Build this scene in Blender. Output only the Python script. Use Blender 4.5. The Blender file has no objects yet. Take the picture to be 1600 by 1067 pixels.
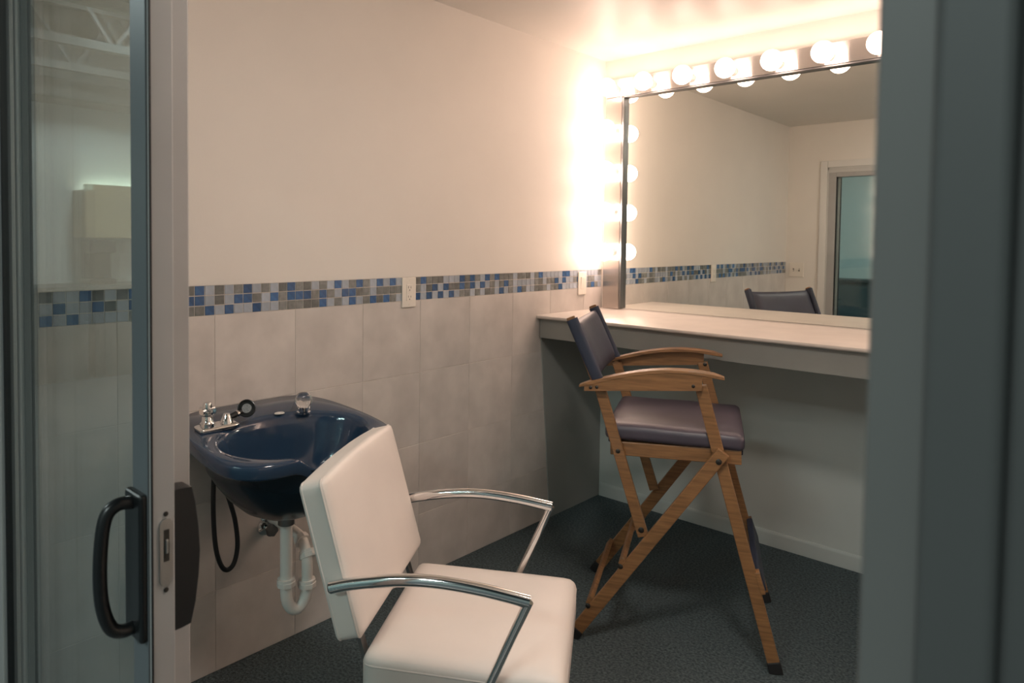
import bpy, bmesh, math, random
from mathutils import Vector, Matrix

random.seed(7)
S = bpy.context.scene
COL = S.collection
V = Vector

# ------------------------------------------------------------------ camera
YAW, PITCH, ROLL = math.radians(43.3353), math.radians(-2.1528), math.radians(-0.6289)
CAM = V((2.158, -3.418, 1.4397))
F_PX, PX, PY = 1099.1, 726.11, 416.6
fw = V((-math.sin(YAW) * math.cos(PITCH), math.cos(YAW) * math.cos(PITCH), math.sin(PITCH)))
rt = V((math.cos(YAW), math.sin(YAW), 0))
dn = fw.cross(rt)
rt2 = rt * math.cos(ROLL) + dn * math.sin(ROLL)
dn2 = dn * math.cos(ROLL) - rt * math.sin(ROLL)
cd = bpy.data.cameras.new('camera')
cam = bpy.data.objects.new('camera', cd)
COL.objects.link(cam)
M = Matrix((rt2, -dn2, -fw)).transposed().to_4x4()
M.translation = CAM
cam.matrix_world = M
cd.sensor_width = 36.0
cd.lens = F_PX / 1600 * 36
cd.shift_x = (800 - PX) / 1600
cd.shift_y = -(533.5 - PY) / 1600
cd.clip_start = 0.02
cd.dof.use_dof = True
cd.dof.focus_distance = 2.3
cd.dof.aperture_fstop = 6.0
S.camera = cam

# ------------------------------------------------------------------ world, exposure, light levels
S.view_settings.view_transform = 'Standard'
S.view_settings.look = 'None'
S.view_settings.exposure = 0.1
S.view_settings.gamma = 1.0
S.view_settings.use_curve_mapping = False
W = bpy.data.worlds.new('world')
S.world = W
W.use_nodes = True
W.node_tree.nodes['Background'].inputs[0].default_value = (0.03, 0.04, 0.05, 1)
W.node_tree.nodes['Background'].inputs[1].default_value = 0.3
BULB_STRENGTH = 12.5        # row above the mirror
BULB_STRENGTH_SIDE = 25.0   # upright bars
BULB_COLOR = (1.0, 0.72, 0.585)
CEILING_LAMP_STRENGTH = 80.0
CEILING_LAMP_COLOR = (1.0, 0.90, 0.81)
STUDIO_WATTS = 120.0
STUDIO_COLOR = (0.86, 1.0, 0.97)

def area_light(name, loc, size, watts, color):
    l = bpy.data.lights.new(name, 'AREA')
    l.shape = 'RECTANGLE'
    l.size, l.size_y = size
    l.energy = watts
    l.color = color
    o = bpy.data.objects.new(name, l)
    COL.objects.link(o)
    o.location = loc
    return o
area_light('studio_lamp', (-3.6, -5.4, 3.8), (1.6, 0.4), STUDIO_WATTS, STUDIO_COLOR)
area_light('studio_lamp', (1.8, -7.0, 3.8), (1.6, 0.4), STUDIO_WATTS, STUDIO_COLOR)

# ------------------------------------------------------------------ materials
MATS = {}
def mat(name, color, rough=0.5, metal=0.0, spec=0.5, noise=None, bump=None, coat=0.0, var=None, aniso=None, offset=False):
    """principled material; noise=(scale, amount) colour mottling, bump=(scale, strength), var=per-object value jitter"""
    m = bpy.data.materials.new(name)
    m.use_nodes = True
    nt = m.node_tree
    b = nt.nodes['Principled BSDF']
    b.inputs['Base Color'].default_value = (*color, 1)
    b.inputs['Roughness'].default_value = rough
    b.inputs['Metallic'].default_value = metal
    b.inputs['Specular IOR Level'].default_value = spec
    b.inputs['Coat Weight'].default_value = coat
    b.inputs['Coat Roughness'].default_value = 0.08
    tc = nt.nodes.new('ShaderNodeTexCoord')
    src = None
    if offset:      # every copy of a shared mesh gets its own stretch of the pattern
        ro = nt.nodes.new('ShaderNodeObjectInfo')
        sc_ = nt.nodes.new('ShaderNodeMath'); sc_.operation = 'MULTIPLY'; sc_.inputs[1].default_value = 60.0
        nt.links.new(ro.outputs['Random'], sc_.inputs[0])
        ad = nt.nodes.new('ShaderNodeVectorMath'); ad.operation = 'ADD'
        nt.links.new(tc.outputs['Object'], ad.inputs[0]); nt.links.new(sc_.outputs[0], ad.inputs[1])
    if noise:
        n = nt.nodes.new('ShaderNodeTexNoise')
        n.inputs['Scale'].default_value = noise[0]
        n.inputs['Detail'].default_value = 5
        if len(noise) > 2:
            mp = nt.nodes.new('ShaderNodeMapping')
            mp.inputs['Scale'].default_value = noise[2]
            nt.links.new(tc.outputs['Object'], mp.inputs[0])
            nt.links.new(mp.outputs[0], n.inputs['Vector'])
        else:
            nt.links.new(ad.outputs[0] if offset else tc.outputs['Object'], n.inputs['Vector'])
        r = nt.nodes.new('ShaderNodeMapRange')
        r.inputs['From Min'].default_value = 0.3
        r.inputs['From Max'].default_value = 0.7
        r.inputs['To Min'].default_value = 1 - noise[1]
        r.inputs['To Max'].default_value = 1 + noise[1]
        nt.links.new(n.outputs['Fac'], r.inputs['Value'])
        src = r.outputs[0]
    if var:
        oi = nt.nodes.new('ShaderNodeObjectInfo')
        r2 = nt.nodes.new('ShaderNodeMapRange')
        r2.inputs['To Min'].default_value = 1 - var
        r2.inputs['To Max'].default_value = 1 + var
        nt.links.new(oi.outputs['Random'], r2.inputs['Value'])
        if src:
            mu = nt.nodes.new('ShaderNodeMath'); mu.operation = 'MULTIPLY'
            nt.links.new(src, mu.inputs[0]); nt.links.new(r2.outputs[0], mu.inputs[1])
            src = mu.outputs[0]
        else:
            src = r2.outputs[0]
    if src:
        h = nt.nodes.new('ShaderNodeHueSaturation')
        h.inputs['Color'].default_value = (*color, 1)
        nt.links.new(src, h.inputs['Value'])
        nt.links.new(h.outputs[0], b.inputs['Base Color'])
    if bump:
        n2 = nt.nodes.new('ShaderNodeTexNoise')
        n2.inputs['Scale'].default_value = bump[0]
        n2.inputs['Detail'].default_value = 3
        nt.links.new(tc.outputs['Object'], n2.inputs['Vector'])
        bp = nt.nodes.new('ShaderNodeBump')
        bp.inputs['Strength'].default_value = bump[1]
        bp.inputs['Distance'].default_value = bump[2] if len(bump) > 2 else 0.002
        nt.links.new(n2.outputs['Fac'], bp.inputs['Height'])
        nt.links.new(bp.outputs[0], b.inputs['Normal'])
    if aniso:
        b.inputs['Anisotropic'].default_value = 0.97
        cx = nt.nodes.new('ShaderNodeCombineXYZ')
        for i in range(3):
            cx.inputs[i].default_value = aniso[i]
        nt.links.new(cx.outputs[0], b.inputs['Tangent'])
    MATS[name] = m
    return m

def emit(name, color, strength):
    m = bpy.data.materials.new(name)
    m.use_nodes = True
    nt = m.node_tree
    nt.nodes.clear()
    e = nt.nodes.new('ShaderNodeEmission')
    e.inputs[0].default_value = (*color, 1)
    e.inputs[1].default_value = strength
    o = nt.nodes.new('ShaderNodeOutputMaterial')
    nt.links.new(e.outputs[0], o.inputs[0])
    MATS[name] = m
    return m

def pane_glass(name, tint):
    """thin architectural pane: tinted transparency plus mirror reflection by viewing angle"""
    m = bpy.data.materials.new(name)
    m.use_nodes = True
    nt = m.node_tree
    nt.nodes.clear()
    g = nt.nodes.new('ShaderNodeNewGeometry')
    d = nt.nodes.new('ShaderNodeVectorMath'); d.operation = 'DOT_PRODUCT'
    nt.links.new(g.outputs['Normal'], d.inputs[0]); nt.links.new(g.outputs['Incoming'], d.inputs[1])
    a = nt.nodes.new('ShaderNodeMath'); a.operation = 'ABSOLUTE'
    nt.links.new(d.outputs['Value'], a.inputs[0])
    s = nt.nodes.new('ShaderNodeMath'); s.operation = 'SUBTRACT'; s.inputs[0].default_value = 1
    nt.links.new(a.outputs[0], s.inputs[1])
    p = nt.nodes.new('ShaderNodeMath'); p.operation = 'POWER'; p.inputs[1].default_value = 5
    nt.links.new(s.outputs[0], p.inputs[0])
    f = nt.nodes.new('ShaderNodeMath'); f.operation = 'MULTIPLY_ADD'
    f.inputs[1].default_value = 0.95; f.inputs[2].default_value = 0.045
    nt.links.new(p.outputs[0], f.inputs[0])
    t = nt.nodes.new('ShaderNodeBsdfTransparent'); t.inputs[0].default_value = (*tint, 1)
    gl = nt.nodes.new('ShaderNodeBsdfGlossy'); gl.inputs['Roughness'].default_value = 0.0
    mx = nt.nodes.new('ShaderNodeMixShader')
    nt.links.new(f.outputs[0], mx.inputs[0]); nt.links.new(t.outputs[0], mx.inputs[1]); nt.links.new(gl.outputs[0], mx.inputs[2])
    o = nt.nodes.new('ShaderNodeOutputMaterial')
    nt.links.new(mx.outputs[0], o.inputs[0])
    MATS[name] = m
    return m

mat('wall_paint', (0.78, 0.735, 0.68), 0.55, noise=(3, 0.02), bump=(180, 0.08))
mat('ceiling_paint', (0.74, 0.71, 0.66), 0.38, noise=(2, 0.03), bump=(120, 0.05))
mat('grout', (0.62, 0.57, 0.52), 0.8, noise=(60, 0.08))
mat('tile_ceramic', (0.62, 0.575, 0.54), 0.42, noise=(8, 0.10), var=0.05, offset=True)
mat('mosaic_blue', (0.055, 0.125, 0.27), 0.18, noise=(40, 0.25), var=0.25)
mat('mosaic_pale', (0.40, 0.44, 0.50), 0.15, noise=(30, 0.1), var=0.12)
mat('mosaic_stone', (0.18, 0.185, 0.178), 0.3, noise=(55, 0.25), var=0.3, offset=True)
mat('carpet', (0.085, 0.110, 0.118), 0.95, spec=0.1, noise=(110, 0.5), bump=(160, 1.0, 0.008))
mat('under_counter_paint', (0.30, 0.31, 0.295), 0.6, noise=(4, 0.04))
mat('frame_paint', (0.185, 0.18, 0.172), 0.45)
mat('track_paint', (0.55, 0.54, 0.52), 0.4)
mat('doorway_paint', (0.105, 0.107, 0.105), 0.5, noise=(2, 0.05))
mat('lower_wall_shade', (0.48, 0.52, 0.50), 0.6, noise=(4, 0.04))  # cream wall greyed: shade under the counter is put into the colour
mat('baseboard_shaded', (0.42, 0.46, 0.445), 0.45)  # off-white darkened to carry the under-counter shade
mat('bowl_underside', (0.008, 0.018, 0.028), 0.22)
mat('trim_white', (0.72, 0.70, 0.67), 0.4)
mat('counter_glaze', (0.66, 0.60, 0.55), 0.34, noise=(9, 0.05), coat=0.0)
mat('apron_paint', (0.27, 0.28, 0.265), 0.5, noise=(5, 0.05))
mat('mirror_silver', (0.80, 0.84, 0.80), 0.0, metal=1.0)
mat('chrome', (0.78, 0.78, 0.78), 0.09, metal=1.0)
mat('dark_chrome', (0.22, 0.22, 0.22), 0.38, metal=1.0)
mat('brushed_along', (0.74, 0.71, 0.69), 0.27, metal=1.0, aniso=(0, 0, 1))
mat('brushed_upright', (0.55, 0.50, 0.47), 0.27, metal=1.0, aniso=(1, 0, 0))
mat('socket_white', (0.72, 0.68, 0.64), 0.4)
mat('aluminium_paint', (0.40, 0.39, 0.38), 0.42, noise=(6, 0.06))
mat('aluminium_dark', (0.13, 0.145, 0.155), 0.4)
mat('rubber_black', (0.012, 0.012, 0.013), 0.55)
mat('plastic_black', (0.010, 0.011, 0.012), 0.32)
mat('latch_steel', (0.45, 0.45, 0.44), 0.35, metal=1.0)
pane_glass('door_glass', (0.92, 0.97, 0.97))
mat('plate_plastic', (0.80, 0.74, 0.66), 0.35)
mat('slot_dark', (0.03, 0.025, 0.02), 0.6)
mat('bowl_acrylic', (0.020, 0.044, 0.085), 0.10, spec=0.5, coat=0.25)
mat('pipe_plastic', (0.82, 0.79, 0.75), 0.35)
mat('hose_black', (0.012, 0.012, 0.013), 0.4)
mat('spray_face', (0.25, 0.26, 0.27), 0.4, noise=(300, 0.4))
mat('white_vinyl', (0.76, 0.69, 0.645), 0.42, noise=(6, 0.03), bump=(350, 0.05, 0.0006))
mat('vinyl_welt', (0.70, 0.635, 0.595), 0.5)
mat('oak_wood', (0.245, 0.122, 0.050), 0.38, noise=(9, 0.30, (1, 12, 12)), coat=0.15)
mat('navy_vinyl', (0.062, 0.052, 0.072), 0.44, spec=0.6, noise=(8, 0.12), bump=(25, 0.15, 0.004))
mat('navy_back', (0.032, 0.034, 0.058), 0.5, spec=0.5, noise=(8, 0.12), bump=(25, 0.15, 0.004))
mat('navy_canvas', (0.022, 0.030, 0.055), 0.6, noise=(12, 0.15), bump=(400, 0.2, 0.0008))
mat('bolt_dark', (0.06, 0.055, 0.05), 0.4, metal=0.8)
m = mat('crystal', (0.95, 0.95, 0.95), 0.02)
m.node_tree.nodes['Principled BSDF'].inputs['Transmission Weight'].default_value = 1.0
mat('studio_wall', (0.50, 0.54, 0.53), 0.8, noise=(0.6, 0.05))
mat('studio_floor', (0.10, 0.12, 0.13), 0.5, noise=(3, 0.1))
mat('studio_steel', (0.035, 0.042, 0.045), 0.5)
mat('studio_deck', (0.06, 0.075, 0.08), 0.6)
mat('cabinet_wood', (0.42, 0.32, 0.18), 0.5, noise=(3, 0.1))
mat('dark_laminate', (0.06, 0.075, 0.08), 0.4)
emit('bulb_glow', BULB_COLOR, BULB_STRENGTH)
emit('bulb_glow_side', BULB_COLOR, BULB_STRENGTH_SIDE)
emit('ceiling_glow', CEILING_LAMP_COLOR, CEILING_LAMP_STRENGTH)
emit('tube_glow', (0.85, 1.0, 0.80), 24.0)

# ------------------------------------------------------------------ builders
class MB:
    def __init__(s):
        s.bm = bmesh.new()
    def add(s, verts, faces):
        vs = [s.bm.verts.new(v) for v in verts]
        for f in faces:
            try:
                s.bm.faces.new([vs[i] for i in f])
            except ValueError:
                pass
        return vs
    def box(s, p0, p1):
        x0, y0, z0 = p0; x1, y1, z1 = p1
        s.add([(x0, y0, z0), (x1, y0, z0), (x1, y1, z0), (x0, y1, z0), (x0, y0, z1), (x1, y0, z1), (x1, y1, z1), (x0, y1, z1)],
              [(0, 3, 2, 1), (4, 5, 6, 7), (0, 1, 5, 4), (1, 2, 6, 5), (2, 3, 7, 6), (3, 0, 4, 7)])
        return s
    def bar(s, a, b, wid, thick, side):
        """board from a to b; thick is measured along 'side', wid across it"""
        a, b, side = V(a), V(b), V(side)
        d = (b - a).normalized()
        t = (side - d * side.dot(d)).normalized()
        w = d.cross(t)
        vs = []
        for p in (a, b):
            for i, j in ((-1, -1), (1, -1), (1, 1), (-1, 1)):
                vs.append(p + w * (wid / 2 * i) + t * (thick / 2 * j))
        s.add(vs, [(0, 3, 2, 1), (4, 5, 6, 7), (0, 1, 5, 4), (1, 2, 6, 5), (2, 3, 7, 6), (3, 0, 4, 7)])
        return s
    def tube(s, pts, r, n=12, caps=True, flat=1.0, up=None):
        pts = [V(p) for p in pts]
        rs = r if isinstance(r, (list, tuple)) else [r] * len(pts)
        rings = []
        d0 = (pts[1] - pts[0]).normalized()
        u = V(up) if up else (V((0, 0, 1)) if abs(d0.z) < 0.9 else V((1, 0, 0)))
        for i, p in enumerate(pts):
            if i == 0: d = pts[1] - pts[0]
            elif i == len(pts) - 1: d = pts[-1] - pts[-2]
            else: d = (pts[i + 1] - p).normalized() + (p - pts[i - 1]).normalized()
            d.normalize()
            u = (u - d * u.dot(d)).normalized()
            w = d.cross(u)
            rings.append([s.bm.verts.new(p + (u * math.cos(2 * math.pi * k / n) * flat + w * math.sin(2 * math.pi * k / n)) * rs[i]) for k in range(n)])
        for a, b in zip(rings, rings[1:]):
            for k in range(n):
                s.bm.faces.new((a[k], a[(k + 1) % n], b[(k + 1) % n], b[k]))
        if caps:
            s.bm.faces.new(rings[0][::-1]); s.bm.faces.new(rings[-1])
        return s
    def lathe(s, prof, o, axis, n=24, flute=None):
        """prof: list of (radius, distance along axis)"""
        o, ax = V(o), V(axis).normalized()
        u = ax.orthogonal().normalized(); w = ax.cross(u)
        rings = []
        for r, h in prof:
            if r < 1e-6:
                rings.append([s.bm.verts.new(o + ax * h)])
            else:
                ring = []
                for k in range(n):
                    a = 2 * math.pi * k / n
                    rr = r * (1 + (flute[1] * math.cos(a * flute[0]) if flute else 0))
                    ring.append(s.bm.verts.new(o + ax * h + (u * math.cos(a) + w * math.sin(a)) * rr))
                rings.append(ring)
        for a, b in zip(rings, rings[1:]):
            if len(a) == 1 and len(b) == 1: continue
            for k in range(n):
                if len(a) == 1: s.bm.faces.new((a[0], b[(k + 1) % n], b[k]))
                elif len(b) == 1: s.bm.faces.new((a[k], a[(k + 1) % n], b[0]))
                else: s.bm.faces.new((a[k], a[(k + 1) % n], b[(k + 1) % n], b[k]))
        if len(rings[0]) > 1: s.bm.faces.new(rings[0][::-1])
        if len(rings[-1]) > 1: s.bm.faces.new(rings[-1])
        return s
    def cushion(s, size, r, fn=None, n=14):
        """rounded box centred on the origin, vertices passed through fn"""
        hx, hy, hz = size[0] / 2, size[1] / 2, size[2] / 2
        tmp = bmesh.new()
        bmesh.ops.create_cube(tmp, size=2.0)
        bmesh.ops.subdivide_edges(tmp, edges=tmp.edges[:], cuts=n, use_grid_fill=True)
        idx = {}
        def warp(c):   # push the grid lines towards the edges so that the roundings are sampled
            return math.copysign(abs(c) ** 0.55, c)
        for v in tmp.verts:
            p = V((warp(v.co.x) * hx, warp(v.co.y) * hy, warp(v.co.z) * hz))
            q = V((max(-hx + r, min(hx - r, p.x)), max(-hy + r, min(hy - r, p.y)), max(-hz + r, min(hz - r, p.z))))
            d = p - q
            if d.length > 1e-9: p = q + d.normalized() * r
            if fn: p = V(fn(p))
            idx[v] = s.bm.verts.new(p)
        for f in tmp.faces:
            s.bm.faces.new([idx[v] for v in f.verts])
        tmp.free()
        return s
    def loft(s, rings, close=True, cap0=False, cap1=False):
        R = [[s.bm.verts.new(p) for p in r] for r in rings]
        n = len(R[0])
        for a, b in zip(R, R[1:]):
            for k in range(n if close else n - 1):
                s.bm.faces.new((a[k], a[(k + 1) % n], b[(k + 1) % n], b[k]))
        if cap0: s.bm.faces.new(R[0][::-1])
        if cap1: s.bm.faces.new(R[-1])
        return s
    def mesh(s, name, m, smooth=None):
        bmesh.ops.recalc_face_normals(s.bm, faces=s.bm.faces[:])
        me = bpy.data.meshes.new(name)
        s.bm.to_mesh(me); s.bm.free()
        me.materials.append(MATS[m])
        if smooth is not None:
            me.polygons.foreach_set('use_smooth', [True] * len(me.polygons))
            me.set_sharp_from_angle(angle=math.radians(smooth))
        return me
    def build(s, name, m, parent=None, smooth=None, bevel=None, loc=None, seg=2):
        return link(name, s.mesh(name, m, smooth), parent, bevel, loc, seg)

def link(name, me, parent=None, bevel=None, loc=None, seg=2):
    o = bpy.data.objects.new(name, me)
    COL.objects.link(o)
    if parent: o.parent = parent
    if loc is not None: o.location = loc
    if bevel:
        b = o.modifiers.new('bevel', 'BEVEL')
        b.width = bevel; b.segments = seg; b.limit_method = 'ANGLE'; b.angle_limit = math.radians(40)
        b.harden_normals = False
    return o

def tag(o, label=None, cat=None, group=None, kind=None):
    if label: o['label'] = label
    if cat: o['category'] = cat
    if group: o['group'] = group
    if kind: o['kind'] = kind
    return o

def thing(name, label, cat, loc=(0, 0, 0), rz=0.0, group=None):
    o = bpy.data.objects.new(name, None)
    o.empty_display_size = 0.05
    COL.objects.link(o)
    o.location = loc; o.rotation_euler = (0, 0, rz)
    return tag(o, label, cat, group)

def catmull(pts, n=8, closed=False):
    pts = [V(p) for p in pts]; out = []; N = len(pts)
    rng = range(N if closed else N - 1)
    for i in rng:
        if closed: p0, p1, p2, p3 = pts[(i - 1) % N], pts[i], pts[(i + 1) % N], pts[(i + 2) % N]
        else: p0, p1, p2, p3 = pts[max(i - 1, 0)], pts[i], pts[i + 1], pts[min(i + 2, N - 1)]
        for k in range(n):
            t = k / n
            out.append(0.5 * ((2 * p1) + (p2 - p0) * t + (2 * p0 - 5 * p1 + 4 * p2 - p3) * t * t + (3 * p1 - p0 - 3 * p2 + p3) * t ** 3))
    if not closed: out.append(pts[-1])
    return out

# ------------------------------------------------------------------ dimensions
L = 2.94            # inside face of the door wall is y = -L, mirror wall is y = 0, tiled wall is x = 0
ZC = 2.444
XR = 2.76
WALL_OUT = -3.06
DX0, DX1, DZ = 0.315, 2.097, 2.075     # door opening
ST_X0, ST_X1, ST_Y0, ST_Z = -6.0, 5.2, -9.0, 3.95

# ------------------------------------------------------------------ room shell
MB().box((-0.12, -L, -0.10), (XR + 0.12, 0.12, 0)).build('floor', 'carpet')
tag(bpy.data.objects['floor'], 'dark grey loop carpet of the make-up room', kind='structure')
o = MB().box((-0.12, WALL_OUT, ZC), (XR + 0.12, 0.12, ZC + 0.1)).build('ceiling', 'ceiling_paint')
tag(o, 'off-white ceiling of the make-up room', kind='structure')
P = 0.305; OFF = 0.790; ZB = 1.187; BAND = 0.098; PIT = P / 9
wl = MB().box((-0.12, WALL_OUT, 0), (-0.0016, 0.12, ZB + BAND)).build('wall_left', 'grout')
tag(wl, 'left wall with large beige tiles, a mosaic border and cream paint above', kind='structure')
MB().box((-0.12, WALL_OUT, ZB + BAND), (0, 0.12, ZC)).build('painted_upper_wall', 'wall_paint', wl)
# large tiles
joints = [0.0]
y = -(OFF - 2 * P)
j = []
k = -2
while True:
    yy = -(OFF + k * P)
    if yy < -L: break
    if yy < 0: j.append(yy)
    k += 1
ys = [0.0] + j + [-L]
zs = [ZB - i * P for i in range(4)] + [0.0]
G = 0.0010
tile_cache = {}
for a, b in zip(ys, ys[1:]):
    for z1, z0 in zip(zs, zs[1:]):
        if a - b < 0.02: continue
        key = (round(a - b, 3), round(z1 - z0, 3))
        if key not in tile_cache:
            h, w = key[1], key[0]
            tile_cache[key] = MB().box((-0.004, -w / 2 + G, -h / 2 + G), (0.0, w / 2 - G, h / 2 - G)).mesh('tile', 'tile_ceramic')
        link('tile', tile_cache[key], wl, bevel=0.0008, loc=(random.uniform(-0.0003, 0.0003), (a + b) / 2, (z0 + z1) / 2), seg=1)
# mosaic border, transcribed column by column from the door end (column 60) to the mirror wall (column -23)
far = {0: 'BGLLBGLGB', 1: 'GLBLLBGLB', 2: 'LBLBLLLLG'}
mid = {0: 'GBLGLGBLGLGBGGLGLBLGBGLBLBL', 1: 'BBLGLBBGLBGBBBGBGLBBGGLGGGG', 2: 'GGBLBLLBLLGGGGGBLGLBLGBGBGL'}
c18 = {0: 'G', 1: 'G', 2: 'B'}
near = {0: 'BGGGLLLBGBGLBGBGGGLGGGLGBLLLLLBBLLLLLLLLG', 1: 'LGBLBGGBGBLBLGLGBGLLLLLGGLGGBLBLLGBLLGGLL', 2: 'LBLBLBLGGLGLGGLBLGLBGLLGGGLGGBLLLLLLLGBGL'}
codes = {}
for r in range(3):
    for i, c in enumerate(far[r]): codes[(60 - i, r)] = c
    for i, c in enumerate(mid[r]): codes[(47 - i, r)] = c
    codes[(18, r)] = c18[r]
    for i, c in enumerate(near[r]): codes[(17 - i, r)] = c
mg = 0.0016
RP = BAND / 3
mm = {c: MB().box((-0.004, -PIT / 2 + mg, -RP / 2 + mg), (0.0005, PIT / 2 - mg, RP / 2 - mg)).mesh('mosaic_tile', n)
      for c, n in (('B', 'mosaic_blue'), ('L', 'mosaic_pale'), ('G', 'mosaic_stone'))}
for c in range(-23, 63):
    yc = -(OFF + (c + 0.5) * PIT)
    if yc - PIT / 2 < -L or yc + PIT / 2 > 0.001: continue
    for r in range(3):
        code = codes.get((c, r)) or random.choice('BGLLG')
        o = link('mosaic_tile', mm[code], wl, loc=(random.uniform(-0.0003, 0.0003), yc, ZB + BAND - (r + 0.5) * RP))
        o.rotation_euler = (0, random.uniform(-0.012, 0.012), random.uniform(-0.012, 0.012))

o = MB().box((0, 0, 0), (XR, 0.12, ZC)).build('wall_back', 'wall_paint'); tag(o, 'cream wall behind the lighted mirror, its shade below the counter put in as grey', kind='structure')
MB().box((0.007, -0.003, 0.0), (XR - 0.002, 0.0, 1.045)).build('lower_wall_shade_panel', 'lower_wall_shade', o)  # added thin sheet that colours in the shade below the counter
o = MB().box((XR, -L, 0), (XR + 0.12, 0.12, ZC)).build('wall_right', 'wall_paint'); tag(o, 'cream side wall right of the counter', kind='structure')
wf = MB().box((0, WALL_OUT, 0), (DX0, -L, ZC)).box((DX1, WALL_OUT, 0), (XR + 0.12, -L, ZC)).box((DX0, WALL_OUT, DZ), (DX1, -L, ZC)).build('wall_front', 'wall_paint')
tag(wf, 'cream wall around the sliding glass door', kind='structure')

# baseboard of the mirror wall: rounded top
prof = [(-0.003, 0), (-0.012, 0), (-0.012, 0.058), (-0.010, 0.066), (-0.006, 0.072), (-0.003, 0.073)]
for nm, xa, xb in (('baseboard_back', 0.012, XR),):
    o = MB().loft([[(xa, p[0], p[1]) for p in prof], [(xb, p[0], p[1]) for p in prof]], cap0=True, cap1=True).build(nm, 'baseboard_shaded', smooth=30)
    tag(o, 'off-white baseboard under the counter, shade put into its colour', kind='structure')

# door casing on the room side (seen in the mirror), jamb frame, and the outside casing at the right
cw = 0.055
o = MB().box((DX0 - cw, -L, 0), (DX0, -L + 0.014, DZ + cw)).box((DX1, -L, 0), (DX1 + cw, -L + 0.014, DZ + cw)).box((DX0, -L, DZ), (DX1, -L + 0.014, DZ + cw)).build('trim_1', 'trim_white', bevel=0.004)
tag(o, 'white casing around the sliding door on the room side', kind='structure')
fr = MB()
fr.box((DX0 - 0.0, -3.064, 0), (DX0 + 0.012, -L + 0.010, DZ)).box((DX0, -3.064, DZ - 0.02), (DX1, -L + 0.01, DZ))
for yt in (-3.037, -2.972, -2.9285):
    fr.box((DX0 + 0.012, yt - 0.002, DZ - 0.045), (DX1 - 0.023, yt + 0.002, DZ - 0.02))
fr.box((DX0, -3.064, 0), (DX1, -L + 0.01, 0.012))
o = fr.build('trim_2', 'track_paint', bevel=0.0015)
tag(o, 'pale metal track frame of the sliding door', kind='structure')
o = MB().box((DX1 - 0.023, -3.064, 0), (DX1, -L + 0.01, DZ)).build('trim_4', 'frame_paint', bevel=0.0015)
tag(o, 'grey jamb at the right side of the doorway', kind='structure')
o = (MB().box((DX1, WALL_OUT - 0.016, 0), (DX1 + 0.028, WALL_OUT, DZ + 0.06))
     .box((DX1 + 0.028, WALL_OUT - 0.011, 0), (DX1 + 0.075, WALL_OUT, DZ + 0.06))
     .box((DX0 - 0.07, WALL_OUT - 0.014, 0), (DX0, WALL_OUT, DZ + 0.06))
     .box((DX0, WALL_OUT - 0.014, DZ), (DX1, WALL_OUT, DZ + 0.06))).build('trim_3', 'doorway_paint', bevel=0.004, seg=3)
tag(o, 'painted casing of the doorway, outside, blurred at the right edge', kind='structure')

# ------------------------------------------------------------------ sliding door
def leaf(name, label, x0, x1, y0, y1):
    d = thing(name, label, None, (x0, (y0 + y1) / 2, 0)); d['kind'] = 'structure'
    yo = (y0 + y1) / 2; t = (y1 - y0) / 2; w = x1 - x0; top = DZ - 0.024; st = 0.056
    for nm, xa in (('stile', 0), ('stile', w - st)):
        MB().box((xa, -t, 0.014), (xa + st, t, top)).build(nm, 'aluminium_paint', d, bevel=0.002)
    for nm, za, zb in (('rail', 0.014, 0.11), ('rail', top - 0.056, top)):
        MB().box((st, -t * 0.95, za), (w - st, t * 0.95, zb)).build(nm, 'aluminium_paint', d, bevel=0.002)
    gk = MB()
    for xa, xb in ((st, st + 0.006), (w - st - 0.006, w - st)):
        gk.box((xa, -t * 0.5, 0.11), (xb, t * 0.5, top - 0.056))
    gk.build('gasket', 'rubber_black', d)
    MB().box((st - 0.004, -0.003, 0.106), (w - st + 0.004, 0.003, top - 0.052)).build('glass_pane', 'door_glass', d)
    return d
SY0, SY1 = -3.011, -2.976
SX1 = 1.174
slider = leaf('door_1', 'glass sliding leaf with a black pull handle, slid open to the left', 0.345, SX1, SY0, SY1)
fixed = leaf('door_2', 'fixed glass leaf behind the sliding one', 0.327, 1.124, -2.968, -2.930)
ox, oy = 0.345, (SY0 + SY1) / 2
def sl(p): return (p[0] - ox, p[1] - oy, p[2])
# dark outer stile face strip and black edge seam
MB().box(sl((SX1 - 0.055, SY0 - 0.0025, 0.014)), sl((SX1 - 0.003, SY0, DZ - 0.026))).build('stile_cover', 'aluminium_dark', slider, bevel=0.001)
MB().box(sl((SX1 - 0.002, SY0 + 0.001, 0.014)), sl((SX1 + 0.0012, SY0 + 0.0035, DZ - 0.026))).build('edge_seam', 'rubber_black', slider)
# outside pull: base plate and D grip
h = MB()
h.box(sl((1.114, SY0 - 0.013, 0.866)), sl((1.170, SY0, 1.078)))
hd = h.build('handle', 'plastic_black', slider, bevel=0.005, seg=3)
path = catmull([(1.142, SY0 - 0.006, 1.062), (1.140, SY0 - 0.032, 1.064), (1.138, SY0 - 0.048, 1.045), (1.137, SY0 - 0.054, 0.985),
                (1.137, SY0 - 0.052, 0.930), (1.139, SY0 - 0.042, 0.893), (1.141, SY0 - 0.026, 0.882), (1.142, SY0 - 0.006, 0.884)], 6)
MB().tube([sl(p) for p in path], 0.0095, 12, flat=1.0).build('grip', 'plastic_black', hd, smooth=60)
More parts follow.
